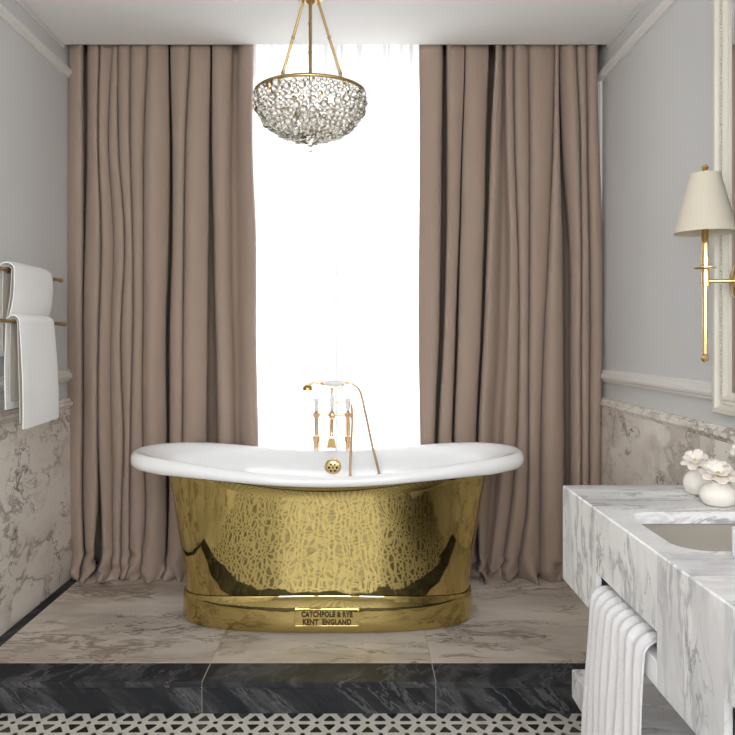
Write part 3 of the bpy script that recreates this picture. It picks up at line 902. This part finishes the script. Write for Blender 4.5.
def wob(seed, amp):
    return lambda v, s: (amp * mnoise.noise(Vector((v * 3.0, s * 4.0, seed))), 0.0, amp * 0.3 * mnoise.noise(Vector((v * 2.0, s * 3.0, seed + 5))))
t1 = empty('towel', (BX, 3.15, BZ1), 'folded white towel on the upper bar of the towel rack', 'towel', 'white towels on the rack')
drape('outer_layer', over_bar(BX, BZ1 - 0.002, 0.031, 0.34, 0.235, -0.034, 0.004, bulge=0.014), 0.015, 2.95, 3.315, 16, 'towel', t1, None, wob(1.0, 0.004))
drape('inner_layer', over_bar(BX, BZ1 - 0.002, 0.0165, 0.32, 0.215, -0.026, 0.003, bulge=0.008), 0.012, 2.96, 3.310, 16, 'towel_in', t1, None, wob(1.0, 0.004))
t2 = empty('towel', (BX2, 3.12, BZ2), 'long folded white towel on the lower bar of the towel rack', 'towel', 'white towels on the rack')
def flare(seed, amp):
    w_ = wob(seed, amp)
    def f(v, s):
        a = w_(v, s); k = max(0.0, (s - 0.5) * 2)
        return (a[0] + 0.0 * k, (0.03 * (v - 0.5) + 0.010) * k, a[2] + 0.010 * k * (1 - v) * -1)
    return f
drape('outer_layer', over_bar(BX2, BZ2 - 0.002, 0.027, 0.34, 0.405, 0.014, 0.002, bulge=0.004), 0.014, 2.895, 3.205, 16, 'towel', t2, None, flare(2.0, 0.004))
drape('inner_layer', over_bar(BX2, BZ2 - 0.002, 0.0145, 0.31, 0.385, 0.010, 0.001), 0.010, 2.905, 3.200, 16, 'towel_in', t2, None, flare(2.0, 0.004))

# ------------------------------------------------------------------ mirror
mir = empty('mirror', (WX1, 1.9, 0.94), 'tall wall mirror in a cream beaded frame', 'mirror')
MY0, MY1, MZ0, MZ1 = 1.05, 2.505, 0.937, 2.46
xw = WX1 - 0.001
def frame_side(a0, a1, b0, b1, vertical):
    pass
fw = 0.072
box('mirror_glass', xw - 0.012, xw, MY0 + 0.06, MY1 - 0.06, MZ0 + 0.06, MZ1 - 0.06, 'mirror', mir)
# mitred frame: outer lip, sloping field, inner lip
sec = [(0.0, 0.0), (0.0, 0.034), (0.004, 0.038), (0.018, 0.038), (0.022, 0.031), (0.028, 0.024), (0.046, 0.024), (0.049, 0.028), (0.056, 0.026), (0.064, 0.018), (fw, 0.016), (fw, 0.0)]
def frame_loop(w, d):
    return [(xw - d, MY0 + w, MZ0 + w), (xw - d, MY1 - w, MZ0 + w), (xw - d, MY1 - w, MZ1 - w), (xw - d, MY0 + w, MZ1 - w)]
for k, nm in enumerate(('frame_bottom', 'frame_side', 'frame_top', 'frame_side')):
    vs = []
    for w, d in sec:
        L_ = frame_loop(w, d); vs += [L_[k], L_[(k + 1) % 4]]
    n = len(sec)
    fs = [(2 * i, 2 * i + 1, 2 * ((i + 1) % n) + 1, 2 * ((i + 1) % n)) for i in range(n)] + [tuple(range(0, 2 * n, 2)), tuple(range(1, 2 * n, 2))]
    fo = mesh(nm, vs, fs, 'frame', mir)
# bead string along the far side and the bottom, where it can be seen
bm = bmesh.new()
z = MZ0 + 0.048
while z < MZ1 - 0.048:
    bmesh.ops.create_icosphere(bm, subdivisions=1, radius=0.0058, matrix=Matrix.Translation((xw - 0.025, MY1 - 0.037, z))); z += 0.0118
y = MY0 + 0.048
while y < MY1 - 0.05:
    bmesh.ops.create_icosphere(bm, subdivisions=1, radius=0.0058, matrix=Matrix.Translation((xw - 0.025, y, MZ0 + 0.037))); y += 0.0118
me = bpy.data.meshes.new('bead_string'); bm.to_mesh(me); bm.free()
bs = link_mesh('bead_string', me, 'frame', mir, True); bs['kind'] = 'stuff'

# ------------------------------------------------------------------ wall sconce
SY = F_PX / 317.0; SX = (705 - 360) / 317.0
def sz(py_): return EYE + (340 - py_) / 317.0
sc = empty('wall_sconce', (WX1, SY, sz(281)), 'brass wall sconce with a cream tapered shade in front of the mirror', 'wall lamp')
shade = loft('lamp_shade', [[(SX + r * math.cos(2 * math.pi * k / 40), SY + r * math.sin(2 * math.pi * k / 40), z) for k in range(40)]
                            for r, z in ((0.0905, sz(233)), (0.0925, sz(233)), (0.0925, sz(231)), (0.046, sz(175.5)), (0.0465, sz(174)), (0.0445, sz(174)), (0.0445, sz(175.5)), (0.0905, sz(231)), (0.0905, sz(233)))], 'shade', sc)
lathe('shade_fitter', [(0, sz(177)), (0.044, sz(177)), (0.044, sz(178)), (0, sz(178))], (SX, SY, 0), 'gold', shade)
lathe('finial', [(0, sz(164)), (0.008, sz(165.2)), (0.0115, sz(167.5)), (0.008, sz(170)), (0.004, sz(171.2)), (0.007, sz(172)), (0.004, sz(173)), (0.004, sz(177)), (0, sz(177))], (SX, SY, 0), 'gold', sc, seg=18)
lathe('stem', [(0, sz(177)), (0.004, sz(177)), (0.004, sz(225)), (0.0105, sz(228)), (0.0105, sz(257)), (0.0135, sz(257.3)), (0.0135, sz(265)), (0.011, sz(265.5)), (0.011, sz(271)), (0.0125, sz(271.5)), (0.0125, sz(286)),
               (0.0075, sz(286.5)), (0.0075, sz(353)), (0.009, sz(354)), (0.006, sz(355.5)), (0, sz(355.5))], (SX, SY, 0), 'gold', sc, seg=20)
lathe('drip_plate', [(0, sz(270)), (0.028, sz(269.5)), (0.034, sz(268)), (0.034, sz(267.4)), (0.026, sz(268.6)), (0, sz(269))], (SX, SY, 0), 'gold', sc)
lathe('ball_end', [(0, sz(354.5)), (0.007, sz(355)), (0.0125, sz(358.2)), (0.0095, sz(361.2)), (0.004, sz(362.4)), (0, sz(362.6))], (SX, SY, 0), 'gold', sc, seg=18)
tube('arm', [(SX, SY, sz(281)), (WX1 - 0.03, SY, sz(281))], 0.0062, 'gold', sc)
lathe('back_plate', [(0, -0.026), (0.016, -0.026), (0.018, -0.016), (0.050, -0.012), (0.058, -0.006), (0.058, 0.0), (0, 0.0)], (WX1 - 0.0135, SY, sz(281)), 'gold', sc, 'X', 36)

# ------------------------------------------------------------------ vanity
VX, VZ, VZB = 0.6136, 0.74, 0.46
VY1, VY0 = 2.27, 0.35
SLOTS = [(1.55, 1.948), (0.87, 1.263)]
va = empty('vanity', (0.9, 1.3, ZF), 'wall-hung white and grey marble vanity with towel slots and sunken basin', 'vanity')
TKN = 0.03
# front panels between joints
ys = [VY1, SLOTS[0][1], SLOTS[0][0], SLOTS[1][1], SLOTS[1][0], VY0]
def facing(name, z0, a_, b_):
    ch_ = 0.003
    prof = [(VX, z0), (VX, VZ - ch_), (VX + ch_, VZ), (VX + ch_ + 0.0006, VZ), (VX + 0.014, VZ - 0.012), (VX + 0.014, z0)]
    return extrude_profile(name, prof, 'Y', a_ + 0.0003, b_ - 0.0003, 'marble_vanity', va)
for i in range(5):
    b_, a_ = ys[i], ys[i + 1]
    if i % 2 == 0:
        facing('front_panel', VZB, a_, b_)
    else:
        facing('front_panel', 0.577, a_, b_)
        box('towel_bar', VX, VX + TKN, a_ + 0.0003, b_ - 0.0003, VZB, 0.515, 'marble_vanity', va, 0.0018, 2)
box('slot_shade_back', 0.74, 0.752, VY0 + 0.02, VY1 - 0.031, VZB + 0.0205, 0.58, 'hole_shade', va)  # added panel, coloured dark to stand for the shade inside the slots
box('end_panel', VX + TKN, WX1 - 0.019, VY0, VY0 + 0.02, VZB + 0.0205, VZ - 0.0305, 'marble_vanity', va)
box('end_panel', VX + TKN, WX1 - 0.019, VY1 - 0.03, VY1, VZB, VZ - 0.0305, 'marble_vanity', va)
box('bottom_panel', VX + TKN, WX1 - 0.019, VY0, VY1 - 0.031, VZB, VZB + 0.02, 'marble_vanity', va)
# counter with a rounded opening
HX0, HX1, HY0, HY1, HR = 0.672, 1.06, 1.5625, 1.918, 0.07
def rounded(x0, x1, y0, y1, r, n=8):
    pts = []
    for cx, cy, a0 in ((x1 - r, y1 - r, 0), (x0 + r, y1 - r, 90), (x0 + r, y0 + r, 180), (x1 - r, y0 + r, 270)):
        for k in range(n + 1):
            a = math.radians(a0 + 90 * k / n); pts.append((cx + r * math.cos(a), cy + r * math.sin(a)))
    return pts
def slab_with_hole(name, x0, x1, y0, y1, z0, z1, hole, mat, parent):
    bm = bmesh.new()
    def loop(pts, z):
        vs = [bm.verts.new((p[0], p[1], z)) for p in pts]
        es = [bm.edges.new((vs[i], vs[(i + 1) % len(vs)])) for i in range(len(vs))]
        return vs, es
    rect = [(x0, y0), (x1, y0), (x1, y1), (x0, y1)]
    ro, re = loop(rect, z1); ho, he = loop(hole, z1)
    bmesh.ops.triangle_fill(bm, edges=re + he, use_beauty=True)
    top = list(bm.faces)
    r = bmesh.ops.extrude_face_region(bm, geom=top)
    for v in [g_ for g_ in r['geom'] if isinstance(g_, bmesh.types.BMVert)]: v.co.z = z0
    bmesh.ops.recalc_face_normals(bm, faces=bm.faces)
    me = bpy.data.meshes.new(name); bm.to_mesh(me); bm.free()
    return link_mesh(name, me, mat, parent)
hole = rounded(HX0, HX1, HY0, HY1, HR)
slab_with_hole('countertop', VX + 0.0038, WX1 - 0.019, VY0, VY1, VZ - 0.03, VZ, hole, 'marble_top', va)
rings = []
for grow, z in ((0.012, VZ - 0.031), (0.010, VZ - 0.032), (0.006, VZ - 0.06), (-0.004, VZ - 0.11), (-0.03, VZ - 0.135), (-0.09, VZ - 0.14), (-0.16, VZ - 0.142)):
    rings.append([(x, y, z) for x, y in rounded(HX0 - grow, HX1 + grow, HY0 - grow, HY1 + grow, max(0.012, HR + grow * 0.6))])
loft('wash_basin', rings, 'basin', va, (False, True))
sh = box('lower_shelf', VX, WX1 - 0.019, VY0, 2.174, 0.146, 0.226, 'marble_top', va, 0.003, 2)

# ribbed hand towel over the first slot bar
TY0, TY1 = 1.585, 1.935
NR = 8
def ribs(v, s):
    return 0.35 + 1.25 * (0.5 - 0.5 * math.cos(2 * math.pi * NR * v)) ** 1.4
def htshift(v, s):
    k = max(0.0, (s - 0.42) / 0.58)
    return (-0.014 * k * (0.3 + v) + 0.006 * mnoise.noise(Vector((v * 3, s * 4, 9.0))), 0.018 * k * (v - 0.2) + 0.006 * mnoise.noise(Vector((v * 2, s * 5, 3.0))), -0.0 * k)
path = []
for k in range(7): path.append((0.672, 0.478 + (0.515 - 0.478) * k / 6))
for k in range(1, 13):
    a = math.pi * k / 12
    path.append((0.636 + 0.036 * math.cos(a), 0.515 + 0.030 * math.sin(a)))
for k in range(1, 19): path.append((0.600 - 0.010 * math.sin(k / 18 * 2.4), 0.515 - 0.46 * k / 18))
path = path[::-1]
ht = empty('hand_towel', (0.6, 1.76, 0.53), 'ribbed white hand towel hung through the vanity slot', 'towel')
def rev_ribs(v, s): return ribs(v, 1 - s)
def rev_shift(v, s): return htshift(v, 1 - s)
drape('ribbed_cloth', path, 0.018, TY0, TY1, NR * 12, 'towel_grey', ht, rev_ribs, rev_shift)

# ------------------------------------------------------------------ vases, flowers, tumbler on the counter
def vase(cx, cy, r, h, label):
    prof = [(0, 0.001), (r * 0.55, 0.001), (r * 0.82, h * 0.10), (r * 0.98, h * 0.33), (r, h * 0.45), (r * 0.93, h * 0.62), (r * 0.70, h * 0.80), (r * 0.44, h * 0.90), (r * 0.36, h * 0.95),
            (r * 0.40, h), (r * 0.33, h), (r * 0.28, h * 0.93), (r * 0.28, h * 0.6), (0, h * 0.58)]
    o = lathe('bud_vase', prof, (cx, cy, VZ), 'ceramic', None, seg=32)
    return tag(o, label, 'vase', 'white bud vases on the vanity')
def flower(cx, cy, z, r, tilt, npet, label, seed, vase_z):
    rn = random.Random(seed)
    f = empty('flower', (cx, cy, z), label, 'flower', 'white flowers in the bud vases')
    R_ = Matrix.Translation((cx, cy, z)) @ Matrix.Rotation(tilt[0], 4, 'X') @ Matrix.Rotation(tilt[1], 4, 'Y')
    for ringi, (np_, lift, len_) in enumerate(((npet, 0.10, 1.0), (npet - 1, 0.95, 0.92))):
        for k in range(np_):
            a = 2 * math.pi * (k + 0.5 * ringi) / np_ + rn.uniform(-0.12, 0.12)
            L_ = r * len_ * rn.uniform(0.9, 1.1); W = r * 0.42 * rn.uniform(0.85, 1.15); lf = lift + rn.uniform(-0.12, 0.15)
            vs = []
            nu, nv = 7, 5
            for i in range(nu):
                u = i / (nu - 1)
                wid = W * (0.22 + 0.78 * math.sin(math.pi * min(1, 0.12 + 0.80 * u)) ** 0.8) * (1 if u < 0.95 else 0.8)
                rad = L_ * u * math.cos(lf * (1.1 - 0.5 * u)); hh = L_ * u * math.sin(lf * (1.1 - 0.5 * u)) + 0.10 * L_ * u * u * rn.uniform(-0.3, 0.6)
                for j in range(nv):
                    w = (j / (nv - 1) * 2 - 1)
                    p = Vector((rad + 0.002, w * wid, hh + 0.25 * wid * w * w + 0.0012 * rn.uniform(-1, 1)))
                    p.rotate(Matrix.Rotation(a, 3, 'Z'))
                    vs.append(R_ @ p)
            fs = [(i * nv + j, i * nv + j + 1, (i + 1) * nv + j + 1, (i + 1) * nv + j) for i in range(nu - 1) for j in range(nv - 1)]
            o = mesh('petal', vs, fs, 'petal', f, True, fix=False)
            sm = o.modifiers.new('thickness', 'SOLIDIFY'); sm.thickness = 0.0008
    bm = bmesh.new(); bmesh.ops.create_icosphere(bm, subdivisions=2, radius=r * 0.17)
    for v in bm.verts: v.co = R_ @ (Vector((v.co.x, v.co.y, v.co.z * 1.3 + r * 0.08)) * (1 + 0.08 * mnoise.noise(v.co * 900)))
    me = bpy.data.meshes.new('flower_heart'); bm.to_mesh(me); bm.free(); link_mesh('flower_heart', me, 'pollen', f, True)
    tube('stem', spline([(cx, cy, z), (cx, cy, z - 0.012), (cx, cy, vase_z)], 4), 0.0022, 'stem', f, 8)
v2 = (0.952, 1.995); v1 = (0.966, 2.135); v3 = (1.075, 2.08)
vase(v2[0], v2[1], 0.046, 0.066, 'squat white bud vase standing nearest the basin edge')
vase(v1[0], v1[1], 0.043, 0.078, 'white bud vase at the back by the far end of the counter')
vase(v3[0], v3[1], 0.044, 0.076, 'white bud vase close to the marble wainscot')
flower(v2[0], v2[1], VZ + 0.078, 0.047, (0.35, -0.1), 7, 'wide open white flower in the vase nearest the basin', 21, VZ + 0.045)
flower(v1[0] - 0.012, v1[1], VZ + 0.094, 0.036, (0.45, -0.35), 6, 'half open white flower in the vase by the counter end', 34, VZ + 0.05)
flower(v3[0] - 0.005, v3[1], VZ + 0.130, 0.042, (0.5, -0.2), 6, 'tall white flower in the vase close to the wainscot', 47, VZ + 0.05)
tum = lathe('tumbler', [(0, 0.001), (0.027, 0.001), (0.030, 0.006), (0.030, 0.060), (0.0275, 0.060), (0.0275, 0.010), (0, 0.009)], (0.7795, 1.505, VZ), 'porcelain', None, seg=28)
tag(tum, 'white tumbler standing on the counter in front of the basin', 'tumbler')
